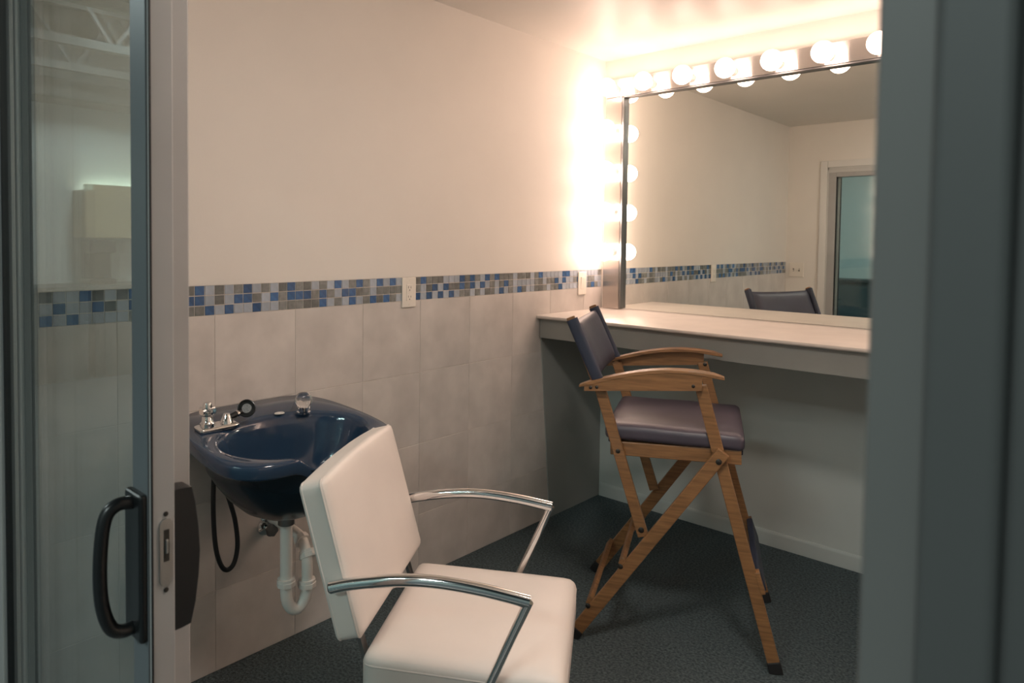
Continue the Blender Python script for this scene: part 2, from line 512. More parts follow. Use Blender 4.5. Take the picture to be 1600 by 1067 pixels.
# inside pull: curved black plate
ring = []
for z, d in ((1.075, 0.010), (1.073, 0.028), (1.05, 0.033), (1.01, 0.038), (0.975, 0.040), (0.94, 0.038), (0.90, 0.033), (0.87, 0.026), (0.868, 0.012)):
    ring.append([sl((1.136, SY1, z)), sl((1.168, SY1, z)), sl((1.168, SY1 + d, z)), sl((1.136, SY1 + d, z))])
MB().loft(ring, cap0=True, cap1=True).build('inner_handle', 'plastic_black', slider, smooth=40)
# mortise latch in the leaf edge
n = 16
def stad(x, hw, z0, z1):
    pts = []
    for k in range(n + 1):
        a = math.pi * k / n; pts.append(sl((x, -2.9895 + hw * math.cos(a), z1 - hw + hw * math.sin(a))))
    for k in range(n + 1):
        a = math.pi + math.pi * k / n; pts.append(sl((x, -2.9895 + hw * math.cos(a), z0 + hw + hw * math.sin(a))))
    return pts
lt = MB().loft([stad(SX1, 0.0098, 0.942, 1.040), stad(SX1 + 0.0022, 0.0092, 0.9425, 1.0395)], cap0=True, cap1=True).build('latch', 'latch_steel', slider)
MB().box(sl((SX1 + 0.0022, -2.9935, 0.978)), sl((SX1 + 0.0026, -2.9855, 1.024))).build('latch_slot', 'slot_dark', lt)
MB().box(sl((SX1 + 0.0022, -2.9915, 0.990)), sl((SX1 + 0.0055, -2.9875, 1.010))).build('latch_bolt', 'latch_steel', lt, bevel=0.001)
for z in (1.046, 0.936):
    MB().lathe([(0.0036, 0), (0.0036, 0.0008), (0.002, 0.0014), (0, 0.0014)], sl((SX1, -2.9895, z)), (1, 0, 0), 12).build('screw', 'bolt_dark', slider, smooth=30)

# ------------------------------------------------------------------ counter
ZK, YK, YM = 1.068, -0.602, 0.0
ct = thing('counter', 'pale glossy built-in make-up counter under the lighted mirror', 'counter', (0.0, 0, 0))
sec = [(-0.001, ZK), (YK + 0.008, ZK), (YK + 0.002, ZK - 0.003), (YK, ZK - 0.008), (YK, ZK - 0.013), (YK + 0.003, ZK - 0.017), (YK + 0.009, ZK - 0.019), (-0.001, ZK - 0.019)]
MB().loft([[(0.0015, a, b) for a, b in sec], [(XR - 0.002, a, b) for a, b in sec]], cap0=True, cap1=True).build('worktop', 'counter_glaze', ct, smooth=40)
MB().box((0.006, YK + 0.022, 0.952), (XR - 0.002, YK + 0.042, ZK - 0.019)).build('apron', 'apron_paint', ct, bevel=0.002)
ep = MB()
ep.add([(0.0005, -0.575, ZK - 0.02), (0.0005, -0.470, 0.0), (0.0005, -0.001, 0.0), (0.0005, -0.001, ZK - 0.02), (0.006, -0.575, ZK - 0.02), (0.006, -0.470, 0.0), (0.006, -0.001, 0.0), (0.006, -0.001, ZK - 0.02)],
       [(0, 1, 2, 3), (4, 7, 6, 5), (0, 4, 5, 1), (1, 5, 6, 2), (2, 6, 7, 3), (3, 7, 4, 0)])
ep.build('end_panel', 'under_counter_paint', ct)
MB().box((0.13, -0.010, ZK), (2.50, -0.0005, ZK + 0.006)).build('backsplash_strip', 'chrome', ct, bevel=0.001)

# ------------------------------------------------------------------ mirror and bulbs
MX0, MX1, MZ0, MZ1 = 0.137, 2.45, ZK + 0.007, 2.2246
mr = thing('mirror', 'large wall mirror above the counter with a thin chrome edge', 'mirror', (MX0, 0, MZ0))
mw, mh = MX1 - MX0, MZ1 - MZ0
MB().box((0, -0.006, 0), (mw, -0.0005, mh)).build('mirror_glass', 'mirror_silver', mr)
MB().box((-0.008, -0.034, 0), (0.003, -0.0005, mh + 0.004)).build('edge_strip', 'dark_chrome', mr, bevel=0.001)
MB().box((-0.008, -0.034, mh - 0.002), (mw + 0.008, -0.0005, mh + 0.005)).build('edge_strip', 'dark_chrome', mr, bevel=0.001)
MB().box((mw - 0.003, -0.034, 0), (mw + 0.008, -0.0005, mh + 0.004)).build('edge_strip', 'dark_chrome', mr, bevel=0.001)
HD = 0.033     # housing depth
NTOP = 12
bx = [0.090 + 0.2155 * k for k in range(NTOP)]
bz = [2.048, 1.826, 1.604, 1.383]
R_B = 0.047
bulb_me = sock_me = side_me = None
def strip(name, label, p0, p1, mname, centres):
    t = thing(name, label, 'light', ((p0[0] + p1[0]) / 2, 0, p0[2]), 0, 'bulb light bars around the mirror')
    global bulb_me, sock_me, side_me
    lx, lz = t.location.x, t.location.z
    MB().box((p0[0] - lx, -HD, 0), (p1[0] - lx, -0.0005, p1[2] - lz)).build('housing', mname, t, bevel=0.003)
    for x, z in centres:
        if bulb_me is None:
            yb = -0.130
            pr = []
            neck = 0.0155
            a0 = math.asin(neck / R_B)
            pr = [(0.0135, -0.010), (0.0145, 0.008)]
            for k in range(13):
                a = math.pi - a0 - (math.pi - a0) * k / 12
                pr.append((max(R_B * math.sin(a), 0), (0.130 - HD - 0.018) + R_B * math.cos(a)))
            pr[-1] = (0, pr[-1][1])
            bulb_me = MB().lathe(pr, (0, 0, 0), (0, -1, 0), 24).mesh('bulb', 'bulb_glow', 60)
            side_me = bulb_me.copy(); side_me.name = 'bulb'; side_me.materials.clear(); side_me.materials.append(MATS['bulb_glow_side'])
            sock_me = MB().lathe([(0.0, 0.0), (0.021, 0), (0.021, 0.012), (0.018, 0.018), (0.018, 0.027), (0.0155, 0.027), (0.0155, 0.006), (0, 0.006)], (0, 0, 0), (0, -1, 0), 24).mesh('socket', 'socket_white', 40)
        so = link('socket', sock_me, t, loc=(x - lx, -HD, z - lz))
        link('bulb', bulb_me if mname == 'brushed_along' else side_me, so, loc=(0, -0.018, 0))
    return t
ZT0, ZT1 = MZ1 + 0.006, 2.330
strip('vanity_light_bar', 'long chrome light bar of round bulbs above the mirror', (0.025, 0, ZT0), (2.562, 0, ZT1), 'brushed_along', [(x, 2.269) for x in bx])
strip('vanity_light_bar', 'upright chrome bar of four round bulbs beside the tiled wall', (0.025, 0, ZK + 0.002), (0.128, 0, ZT0 - 0.001), 'brushed_upright', [(0.090, z) for z in bz])
strip('vanity_light_bar', 'upright chrome bar of round bulbs at the mirror far end, out of frame', (2.459, 0, ZK + 0.002), (2.562, 0, ZT0 - 0.001), 'brushed_upright', [(2.497, z) for z in bz])

# ceiling lamp of the room (above the frame; it throws the counter's shadow on the wall below)
cl = thing('ceiling_lamp', 'flush round ceiling lamp near the door', 'lamp', (1.62, -2.12, ZC))
MB().lathe([(0.15, -0.0005), (0.16, -0.02), (0.15, -0.03)], (0, 0, 0), (0, 0, 1), 32).build('lamp_rim', 'trim_white', cl, smooth=40)
MB().lathe([(0.14, -0.028), (0.12, -0.05), (0.07, -0.065), (0.0, -0.07)], (0, 0, 0), (0, 0, 1), 32).build('diffuser', 'ceiling_glow', cl, smooth=60)

# ------------------------------------------------------------------ outlets and switches
def plate(name, label, cat, loc, axis, w, h):
    """wall plate whose face looks along +x (axis 'x') or +y (axis 'y'); local: u across, z up, n outwards"""
    t = thing(name, label, cat, loc, 0 if axis == 'x' else math.pi / 2)
    MB().box((0.0, -w / 2, -h / 2), (0.0065, w / 2, h / 2)).build('cover_plate', 'plate_plastic', t, bevel=0.004, seg=3)
    return t
ol = plate('wall_outlet', 'cream power outlet set in the mosaic border above the wash bowl', 'outlet', (0.0006, -1.469, 1.222), 'x', 0.076, 0.124)
rc = MB().box((0.0065, -0.0165, -0.0335), (0.0085, 0.0165, 0.0335)).build('receptacle', 'plate_plastic', ol, bevel=0.002)
for zc in (0.019, -0.019):
    MB().box((0.0085, -0.0075, zc - 0.002), (0.0087, -0.0055, zc + 0.007)).build('slot', 'slot_dark', rc)
    MB().box((0.0085, 0.0055, zc - 0.002), (0.0087, 0.0075, zc + 0.006)).build('slot', 'slot_dark', rc)
    MB().lathe([(0.0026, 0), (0.0026, 0.0002), (0, 0.0002)], (0.0085, 0, zc - 0.009), (1, 0, 0), 10).build('slot', 'slot_dark', rc)
for zc in (0.0045, -0.0045):
    MB().box((0.0085, -0.006, zc - 0.003), (0.0097, 0.006, zc + 0.003)).build('button', 'plate_plastic', rc, bevel=0.0005)
for zc in (0.05, -0.05):
    MB().lathe([(0.003, 0), (0.0025, 0.001), (0, 0.001)], (0.0065, 0, zc), (1, 0, 0), 10).build('screw', 'plate_plastic', ol)
sw = plate('wall_switch', 'cream rocker switch in the mosaic border beside the bulbs, by the counter', 'switch', (0.0006, -0.205, 1.214), 'x', 0.076, 0.124)
MB().loft([[(0.0065, -0.0165, -0.0335), (0.0065, 0.0165, -0.0335), (0.0065, 0.0165, 0.0335), (0.0065, -0.0165, 0.0335)],
           [(0.0075, -0.0155, -0.0325), (0.0075, 0.0155, -0.0325), (0.0115, 0.0155, 0.0325), (0.0115, -0.0155, 0.0325)]], cap1=True).build('rocker', 'plate_plastic', sw)
for zc in (0.05, -0.05):
    MB().lathe([(0.003, 0), (0.0025, 0.001), (0, 0.001)], (0.0065, 0, zc), (1, 0, 0), 10).build('screw', 'plate_plastic', sw)
sw2 = plate('wall_switch', 'cream double toggle switch on the door wall, seen in the mirror', 'switch', (0.088, -L + 0.0005, 1.217), 'y', 0.118, 0.122)
for u, tilt in ((-0.023, 1), (0.023, -1)):
    MB().box((0.0065, u - 0.005, -0.012), (0.0073, u + 0.005, 0.012)).build('toggle_slot', 'slot_dark', sw2)
    MB().bar((0.0065, u, 0), (0.018, u, 0.007 * tilt), 0.007, 0.007, (0, 1, 0)).build('toggle', 'plate_plastic', sw2, bevel=0.001)

# ------------------------------------------------------------------ shampoo bowl on the tiled wall
BY = -2.215
bowl = thing('shampoo_bowl', 'glossy navy blue salon wash bowl fixed to the tiled wall', 'basin', (0, BY, 0))
half = [(0.0, 0.0), (0.0, 0.10), (0.004, 0.175), (0.035, 0.228), (0.10, 0.266), (0.20, 0.287), (0.32, 0.296), (0.42, 0.285), (0.475, 0.243), (0.498, 0.185), (0.503, 0.12), (0.498, 0.05)]
outl = [(x, d) for x, d in half] + [(x, -d) for x, d in half[::-1] if d > 0]
outl = [(p.x, p.y) for p in catmull([(x, d, 0) for x, d in outl], 6, True)]
N = len(outl)
def zrim(x): return 0.884 - 0.115 * x
CXI, AXI, AYI = 0.325, 0.165, 0.243
def notch(x, d):
    if x < 0.38: return 0.0
    return math.exp(-(d / 0.085) ** 4) * min(1, (x - 0.38) / 0.06) ** 2
rings = []
def ring(fscale, dz, inner=False, mixf=0.0, c=(0.26, 0.0), notch_gain=1.0, tiltz=True):
    out = []
    for (x, d) in outl:
        ang = math.atan2(d / AYI, (x - CXI) / AXI)
        ix, idy = CXI + AXI * math.cos(ang), AYI * math.sin(ang)
        px, pd = (x + (ix - x) * mixf, d + (idy - d) * mixf) if mixf else (x, d)
        px, pd = c[0] + (px - c[0]) * fscale, c[1] + (pd - c[1]) * fscale
        z = zrim(px) + dz - 0.050 * notch_gain * notch(px if not inner else px + 0.03, pd)
        out.append((px, pd, z))
    return out
CI = (0.30, 0.0)
rs = [ring(0.90, -0.046, notch_gain=0.6), ring(0.965, -0.044, notch_gain=0.7), ring(0.990, -0.041, notch_gain=0.8), ring(1.0, -0.034, notch_gain=0.9), ring(1.0, -0.012), ring(0.993, -0.004), ring(0.978, 0.0),
      ring(1, -0.001, mixf=0.45), ring(1, -0.002, mixf=0.85), ring(1, -0.006, mixf=0.97), ring(0.985, -0.014, True, 1, CI), ring(0.955, -0.035, True, 1, CI, 0.8), ring(0.90, -0.08, True, 1, CI, 0.5),
      ring(0.82, -0.13, True, 1, CI, 0.2), ring(0.68, -0.18, True, 1, CI, 0), ring(0.48, -0.215, True, 1, CI, 0), ring(0.25, -0.235, True, 1, CI, 0), ring(0.09, -0.240, True, 1, CI, 0)]
MB().loft(rs, cap1=True).build('basin', 'bowl_acrylic', bowl, smooth=50)
# underside shell
def uring(ax, ay, cx, z):
    out = []
    for (x, d) in outl:
        a = math.atan2(d / 0.29, (x - 0.26) / 0.26)
        out.append((cx + ax * math.cos(a), ay * math.sin(a), z))
    return out
ur = [ring(0.905, -0.0455, notch_gain=0.6), uring(0.236, 0.250, 0.272, 0.785), uring(0.232, 0.238, 0.270, 0.745), uring(0.215, 0.210, 0.268, 0.700), uring(0.185, 0.176, 0.266, 0.655), uring(0.140, 0.131, 0.262, 0.612), uring(0.085, 0.080, 0.255, 0.584), uring(0.030, 0.030, 0.25, 0.572)]
MB().loft(ur, cap1=True).build('underside_shell', 'bowl_underside', bowl, smooth=60)
MB().lathe([(0.034, 0.0), (0.034, 0.004), (0.02, 0.006), (0, 0.004)], (0.30, 0, zrim(0.30) - 0.241), (0, 0, 1), 24).build('drain_flange', 'chrome', bowl, smooth=40)
def deck(x, y): return (x, y - BY, zrim(x) - 0.002)
# chrome mixer at the door end
fx = deck(0.175, -2.398)
fb = MB().cushion((0.050, 0.125, 0.016), 0.007, lambda p: (p.x + fx[0], p.y + fx[1], p.z + fx[2] + 0.008 - 0.115 * p.x), 6).build('mixer_base', 'chrome', bowl, smooth=50)
MB().lathe([(0.022, 0), (0.022, 0.012), (0.017, 0.018), (0.015, 0.034), (0.019, 0.038), (0.019, 0.044), (0, 0.046)], (fx[0], fx[1] - 0.030, fx[2] + 0.012), (0, 0, 1), 20).build('mixer_valve', 'chrome', fb, smooth=35)
cr = MB()
for a in (0.4, 0.4 + math.pi / 2):
    c, s_ = math.cos(a) * 0.026, math.sin(a) * 0.026
    cr.tube([(fx[0] - c, fx[1] - 0.030 - s_, fx[2] + 0.062), (fx[0] + c, fx[1] - 0.030 + s_, fx[2] + 0.062)], 0.0085, 12)
cr.lathe([(0.012, 0.044), (0.013, 0.05), (0.014, 0.068), (0.011, 0.074), (0, 0.075)], (fx[0], fx[1] - 0.030, fx[2] + 0.012), (0, 0, 1), 16)
cr.build('mixer_cross_handle', 'chrome', fb, smooth=40)
MB().lathe([(0.021, 0), (0.020, 0.008), (0.013, 0.022), (0.010, 0.030), (0, 0.031)], (fx[0], fx[1] + 0.032, fx[2] + 0.012), (0, 0, 1), 20).build('sprayer_socket', 'chrome', fb, smooth=40)
# sprayer resting in its socket
spa = V((fx[0] + 0.004, fx[1] + 0.040, fx[2] + 0.030)); spb = V((0.172, -2.312 - BY, 0.902))
sp = MB().tube([spa - (spb - spa) * 0.10, spa + (spb - spa) * 0.3, spa + (spb - spa) * 0.62, spb], [0.008, 0.0095, 0.009, 0.012], 14).build('sprayer', 'plastic_black', bowl, smooth=50)
nd = V((0.72, -0.45, 0.30)).normalized()
hc = V((0.180, -2.302 - BY, 0.909))
MB().lathe([(0.0, -0.024), (0.016, -0.021), (0.023, -0.009), (0.0275, 0.004), (0.0275, 0.011), (0.0245, 0.012), (0.0235, 0.006), (0, 0.006)], hc, nd, 28).build('spray_head', 'plastic_black', sp, smooth=40)
MB().lathe([(0.015, 0.006), (0.014, 0.009), (0, 0.0095)], hc, nd, 24).build('spray_face', 'spray_face', sp, smooth=40)
MB().tube([spa + (spb - spa) * 0.50, spa + (spb - spa) * 0.66], 0.0105, 14).build('sprayer_collar', 'chrome', sp, smooth=40)
# crystal knob at the far end
kx = deck(0.185, -2.098)
kb = MB().lathe([(0.023, 0), (0.023, 0.006), (0.018, 0.009), (0.018, 0.015), (0.0215, 0.017), (0.0215, 0.022), (0, 0.022)], kx, (0, 0, 1), 28).build('knob_base', 'chrome', bowl, smooth=35)
MB().lathe([(0.012, 0.020), (0.019, 0.024), (0.0245, 0.032), (0.0268, 0.042), (0.0262, 0.052), (0.0225, 0.061), (0.016, 0.067), (0.008, 0.069), (0, 0.0695)], kx, (0, 0, 1), 48, (8, 0.05)).build('crystal_knob', 'crystal', kb, smooth=60)
hx = deck(0.150, -2.168)
MB().lathe([(0.017, 0), (0.017, 0.002), (0.014, 0.004), (0, 0.0045)], hx, (-0.1, 0, 1), 24).build('hole_cover', 'socket_white', bowl, smooth=40)
# hose loop under the bowl
hp = catmull([(0.115, -2.365, 0.80), (0.105, -2.372, 0.70), (0.10, -2.372, 0.58), (0.10, -2.365, 0.47), (0.10, -2.348, 0.405), (0.10, -2.326, 0.380), (0.10, -2.302, 0.395), (0.10, -2.290, 0.45), (0.10, -2.298, 0.53), (0.103, -2.318, 0.60), (0.11, -2.345, 0.68), (0.12, -2.352, 0.79)], 6)
MB().tube([(p.x, p.y - BY, p.z) for p in hp], 0.0075, 12).build('spray_hose', 'hose_black', bowl, smooth=60)

# drain pipe below the bowl
dt = thing('drain_pipe', 'white plastic waste pipe with a U bend under the wash bowl', 'pipe', (0.25, -2.205, 0))
def dl(p): return (p[0] - 0.25, p[1] + 2.205, p[2])
MB().lathe([(0.026, 0), (0.026, 0.022), (0.022, 0.026), (0.022, 0.034), (0, 0.034)], dl((0.25, -2.205, 0.538)), (0, 0, 1), 24).build('tail_collar', 'dark_chrome', dt, smooth=40)
MB().tube([dl((0.25, -2.205, 0.545)), dl((0.25, -2.205, 0.322))], 0.019, 20).build('tailpiece', 'pipe_plastic', dt, smooth=60)
U1 = V((0.25, -2.205, 0)); U2 = V((0.260, -2.134, 0)); um = (U1 + U2) / 2; ur_ = (U2 - U1).length / 2
pts = [(U1.x, U1.y, 0.345)]
for k in range(0, 13):
    a = math.pi + math.pi * k / 12
    q = um + (U2 - um) * math.cos(a)
    pts.append((q.x, q.y, 0.315 + 0.062 * math.sin(a)))
pts += [(U2.x, U2.y, 0.345)]
MB().tube([dl(p) for p in pts], 0.0185, 18).build('trap_bend', 'pipe_plastic', dt, smooth=60)
def nut(o, ax, r=0.029, h=0.024):
    MB().lathe([(r * 0.8, -h / 2), (r, -h / 2), (r, h * 0.1), (r * 0.92, h * 0.15), (r * 0.92, h / 2), (r * 0.75, h / 2)], dl(o), ax, 24, (8, 0.035)).build('slip_nut', 'pipe_plastic', dt, smooth=35)
nut((U1.x, U1.y, 0.352), (0, 0, 1)); nut((U2.x, U2.y, 0.328), (0, 0, 1))
arm = catmull([(U2.x, U2.y, 0.335), (U2.x, U2.y, 0.395), (0.240, -2.128, 0.430), (0.195, -2.116, 0.452), (0.120, -2.112, 0.460), (0.002, -2.110, 0.462)], 6)
MB().tube([dl(p) for p in arm], 0.0175, 18).build('trap_arm', 'pipe_plastic', dt, smooth=60)
nut((0.250, -2.124, 0.415), (-0.55, 0.1, 0.8)); nut((0.205, -2.118, 0.448), (-0.9, 0.1, 0.45), 0.026, 0.02)
MB().lathe([(0.04, 0.0), (0.036, 0.006), (0.022, 0.012), (0.019, 0.012)], dl((0.0005, -2.110, 0.462)), (1, 0, 0), 24).build('wall_flange', 'chrome', dt, smooth=40)
# supply valve
sv = thing('supply_valve', 'chrome stop valve on the tiled wall behind the waste pipe', 'valve', (0.0005, -2.132, 0.436))
MB().lathe([(0.031, 0), (0.029, 0.006), (0.014, 0.012), (0.011, 0.012), (0.011, 0.04), (0, 0.04)], (0, 0, 0), (1, 0, 0), 24).build('valve_body', 'chrome', sv, smooth=40)
MB().lathe([(0.008, -0.004), (0.021, 0), (0.021, 0.012), (0.012, 0.016), (0, 0.016)], (0.04, 0, 0), (1, 0, 0), 24, (6, 0.08)).build('valve_knob', 'dark_chrome', sv, smooth=40)

# ------------------------------------------------------------------ white salon chair
WA = math.radians(31.5)
wc = thing('salon_chair', 'white vinyl salon chair with curved chrome arms in front of the wash bowl', 'chair', (1.23, -2.222, 0), WA)
SW0, SW1 = 0.012, 0.515
sc = V((-0.153, (SW0 + SW1) / 2, 0.420))
def seat_fn(p):
    dome = 0.012 * max(0, 1 - (p.x / 0.235) ** 4) * max(0, 1 - (p.y / 0.24) ** 4) if p.z > 0 else 0
    return (p.x + sc.x, p.y + sc.y, p.z + sc.z + dome)
st = MB().cushion((0.475, SW1 - SW0, 0.112), 0.028, seat_fn).build('seat', 'white_vinyl', wc, smooth=70)
def rrect(cx, cy, hx_, hy_, r, z, n=6):
    pts = []
    for sx, sy, a0 in ((1, 1, 0), (-1, 1, 90), (-1, -1, 180), (1, -1, 270)):
        for k in range(n + 1):
            a = math.radians(a0 + 90 * k / n)
            pts.append((cx + sx * (hx_ - r) + r * math.cos(a), cy + sy * (hy_ - r) + r * math.sin(a), z))
    return pts
def loop_tube(mb, pts, r):
    mb.tube(pts + [pts[0]], r, 8, caps=False)
mb = MB(); loop_tube(mb, rrect(sc.x, sc.y, 0.2355, (SW1 - SW0) / 2 - 0.0015, 0.028, sc.z + 0.030), 0.0028); mb.build('seat_welt', 'vinyl_welt', st, smooth=80)
# backrest: leaning slab
b0 = V((-0.413, 0.265, 0.510)); bd = V((-0.092, 0, 0.335)).normalized(); bn = V((bd.z, 0, -bd.x)); BH, BT = 0.374, 0.068
BW = 0.528
def back_fn(p):
    # local: x thickness (front +), y width, z height from the middle
    bulge = 0.012 * max(0, 1 - (p.y / (BW / 2)) ** 4) * max(0, 1 - (p.z / (BH / 2)) ** 4) if p.x > 0 else 0
    crown = 0.012 * (1 - (p.y / (BW / 2)) ** 2) * max(0, p.z / (BH / 2))
    q = b0 + bd * (BH / 2 + p.z + crown) + bn * (p.x + bulge)
    return (q.x, q.y + p.y, q.z)
bk = MB().cushion((BT, BW, BH), 0.012, back_fn).build('backrest', 'white_vinyl', wc, smooth=70)
def welt_at(px_):
    pts = rrect(0, 0, BW / 2 - 0.001, BH / 2 - 0.001, 0.013, 0)
    return [back_fn(V((px_, p[0], p[1]))) for p in pts]
mb = MB()
loop_tube(mb, welt_at(BT / 2 - 0.010), 0.0028)
loop_tube(mb, welt_at(-BT / 2 + 0.010), 0.0028)
mb.build('backrest_welt', 'vinyl_welt', bk, smooth=80)
for wv, sgn in ((-0.015, -1), (0.545, 1)):
    top = catmull([(-0.452, wv, 0.640), (-0.40, wv, 0.655), (-0.30, wv, 0.674), (-0.207, wv, 0.681), (-0.10, wv, 0.675), (0.006, wv, 0.660)], 6)
    ar = MB().tube(top, 0.0145, 16, up=(0, 1, 0), flat=0.85).build('armrest', 'chrome', wc, smooth=50)
    MB().tube([(-0.4515, wv, 0.6402), (-0.4545, wv, 0.6393)], 0.0118, 16).build('end_cap', 'rubber_black', ar, smooth=50)
    MB().tube([(0.004, wv, 0.662), (-0.080, wv, 0.466), (-0.098, wv, 0.424), (-0.108, wv - sgn * 0.012, 0.392), (-0.112, wv - sgn * 0.05, 0.372), (-0.112, 0.2675, 0.360)], 0.0105, 14, up=(0, 1, 0)).build('arm_strut', 'chrome', ar, smooth=50)
    MB().tube([(-0.440, wv, 0.643), (-0.440, wv - sgn * 0.03, 0.643)], 0.007, 10).build('arm_bolt', 'chrome', ar, smooth=50)
for wv in (0.070, 0.465):
    MB().bar((-0.432, wv, 0.56), (-0.372, wv, 0.358), 0.010, 0.026, (0, 1, 0)).bar((-0.377, wv, 0.360), (-0.12, wv, 0.360), 0.010, 0.026, (0, 1, 0)).build('back_bracket', 'dark_chrome', wc, bevel=0.001)
MB().tube([(-0.13, 0.2675, 0.03), (-0.13, 0.2675, 0.20)], 0.042, 24).tube([(-0.13, 0.2675, 0.2), (-0.13, 0.2675, 0.357)], 0.030, 24).build('pump_column', 'chrome', wc, smooth=40)
MB().lathe([(0.27, 0.0), (0.27, 0.012), (0.24, 0.026), (0.06, 0.040), (0.05, 0.045), (0, 0.045)], (-0.13, 0.2675, 0), (0, 0, 1), 48).build('base_disc', 'chrome', wc, smooth=40)
MB().box((-0.30, 0.12, 0.350), (0.02, 0.415, 0.364)).build('seat_plate', 'dark_chrome', wc, bevel=0.002)

# ------------------------------------------------------------------ tall folding director's chair
DA = math.radians(24.0)
dc = thing('director_chair', 'tall oak folding make-up chair with navy vinyl seat and back, facing the counter', 'chair', (1.346, -1.013, 0), DA)
DWID = 0.50
def oak(name, a, b, wid, th, parent=dc, side=(0, 1, 0), bev=0.003):
    return MB().bar(a, b, wid, th, side).build(name, 'oak_wood', parent, bevel=bev)
def bolt(parent, s, w, z, sgn, r=0.008):
    MB().lathe([(r, 0), (r, 0.002), (r * 0.6, 0.004), (0, 0.0042)], (s, w, z), (0, sgn, 0), 14).build('bolt', 'bolt_dark', parent, smooth=40)
for side in (0, 1):
    o = -1 if side == 0 else 1
    w0 = 0.0 if side == 0 else DWID
    t = 0.020
    # front leg: floor to arm
    lg = oak('front_leg', (-0.006, w0, 0.022), (-0.262, w0, 0.952), 0.040, t)
    MB().bar((0.0, w0, 0.0), (-0.011, w0, 0.040), 0.044, 0.026, (0, 1, 0)).build('foot_cap', 'rubber_black', lg, bevel=0.004)
    # cross leg outside the front leg
    cg = oak('cross_leg', (-0.678, w0 + o * 0.021, 0.016), (-0.183, w0 + o * 0.021, 0.736), 0.044, t)
    MB().bar((-0.690, w0 + o * 0.021, 0.0), (-0.664, w0 + o * 0.021, 0.036), 0.048, 0.026, (0, 1, 0)).build('foot_cap', 'rubber_black', cg, bevel=0.004)
    bolt(cg, -0.198, w0 + o * 0.031, 0.703, o, 0.010)
    # seat rail inside
    rl = oak('seat_rail', (-0.565, w0 - o * 0.021, 0.700), (-0.125, w0 - o * 0.021, 0.712), 0.050, t)
    # rear post from arm to cross leg
    rp = oak('rear_post', (-0.442, w0, 0.400), (-0.606, w0, 0.925), 0.038, t)
    bolt(rp, -0.535, w0 + o * 0.010, 0.697, o); bolt(rp, -0.449, w0 + o * 0.010, 0.425, o, 0.010)
    # arm: side block with arched board on top
    n = 14
    def top(u):   # u 0 back .. 1 front
        s = -0.676 + (0.676 - 0.186) * u
        z = 0.921 + 0.086 * math.sin(math.pi * (0.05 + 0.62 * u)) ** 1.1 - 0.012
        return s, z
    rings = []
    for k in range(n + 1):
        u = k / n; s, z = top(u); tp = 0.6 if k in (0, n) else 1.0
        hw = 0.027 * tp; c = w0 + o * 0.006
        rings.append([(s, c - hw, z - 0.004), (s, c + hw, z - 0.004), (s, c + hw * 0.96, z + 0.009 * tp), (s, c - hw * 0.96, z + 0.009 * tp)])
    am = MB().loft(rings, cap0=True, cap1=True).build('armrest', 'oak_wood', dc, smooth=35, bevel=0.002)
    rings = []
    for k in range(n + 1):
        s = -0.655 + 0.398 * k / n
        u = (s + 0.676) / 0.490; z = top(u)[1] - 0.003
        zb = 0.907 + 0.032 * k / n
        c = w0 + o * 0.021
        rings.append([(s, c - 0.011, zb), (s, c + 0.011, zb), (s, c + 0.011, max(z, zb + 0.004)), (s, c - 0.011, max(z, zb + 0.004))])
    blk = MB().loft(rings, cap0=True, cap1=True).build('arm_block', 'oak_wood', am, smooth=35)
    for s, z in ((-0.632, 0.921), (-0.610, 0.924), (-0.285, 0.953)):
        bolt(blk, s, w0 + o * 0.032, z, o, 0.006)
    bolt(lg, -0.252, w0 - o * 0.010, 0.945, -o, 0.008)
    # back stick in its canvas sleeve
    bs = oak('back_stick', (-0.604, w0, 0.905), (-0.715, w0, 1.166), 0.030, 0.018)
    bolt(bs, -0.622, w0 - o * 0.009, 0.935, -o, 0.007)
# canvas back with sleeves round the sticks and a padded front
def back_pt(u, v, off):   # u across 0..1, v height 0..1
    a = V((-0.612, 0, 0.945)); b = V((-0.709, 0, 1.158))
    d = (b - a).normalized(); nrm = V((d.z, 0, -d.x))
    p = a + (b - a) * v + nrm * off
    return V((p.x, u * DWID, p.z))
cb = MB()
for side in (0, 1):
    pr = []
    for v in (0.0, 1.0):
        r_ = []
        for k in range(14):
            an = 2 * math.pi * k / 14
            cu = 0.021 * math.copysign(abs(math.cos(an)) ** 0.6, math.cos(an)); cv = 0.014 * math.copysign(abs(math.sin(an)) ** 0.6, math.sin(an))
            q = back_pt(side, v, cu); r_.append((q.x, q.y + cv, q.z))
        pr.append(r_)
    MB().loft(pr, cap0=True, cap1=False).build('back_sleeve', 'navy_canvas', dc, smooth=60)
nu, nv = 20, 12
def pad(u, v, f):
    uu = (u - 0.5) * 2; vv = (v - 0.5) * 2
    th = 0.004 + 0.020 * max(0, 1 - abs(uu) ** 8) ** 0.8 * max(0, 1 - abs(vv) ** 8) ** 0.8
    sag = -0.014 * (1 - uu * uu)
    return back_pt(0.04 + 0.92 * u, 0.02 + 0.93 * v, sag + (th if f else -0.004))
fr_ = [[pad(i / nu, j / nv, True) for i in range(nu + 1)] for j in range(nv + 1)]
bk_ = [[pad(i / nu, j / nv, False) for i in range(nu + 1)] for j in range(nv + 1)]
cb.loft([list(r) + list(reversed(q)) for r, q in zip(fr_, bk_)], close=True, cap0=True, cap1=True)
back = cb.build('back_rest', 'navy_back', dc, smooth=60)
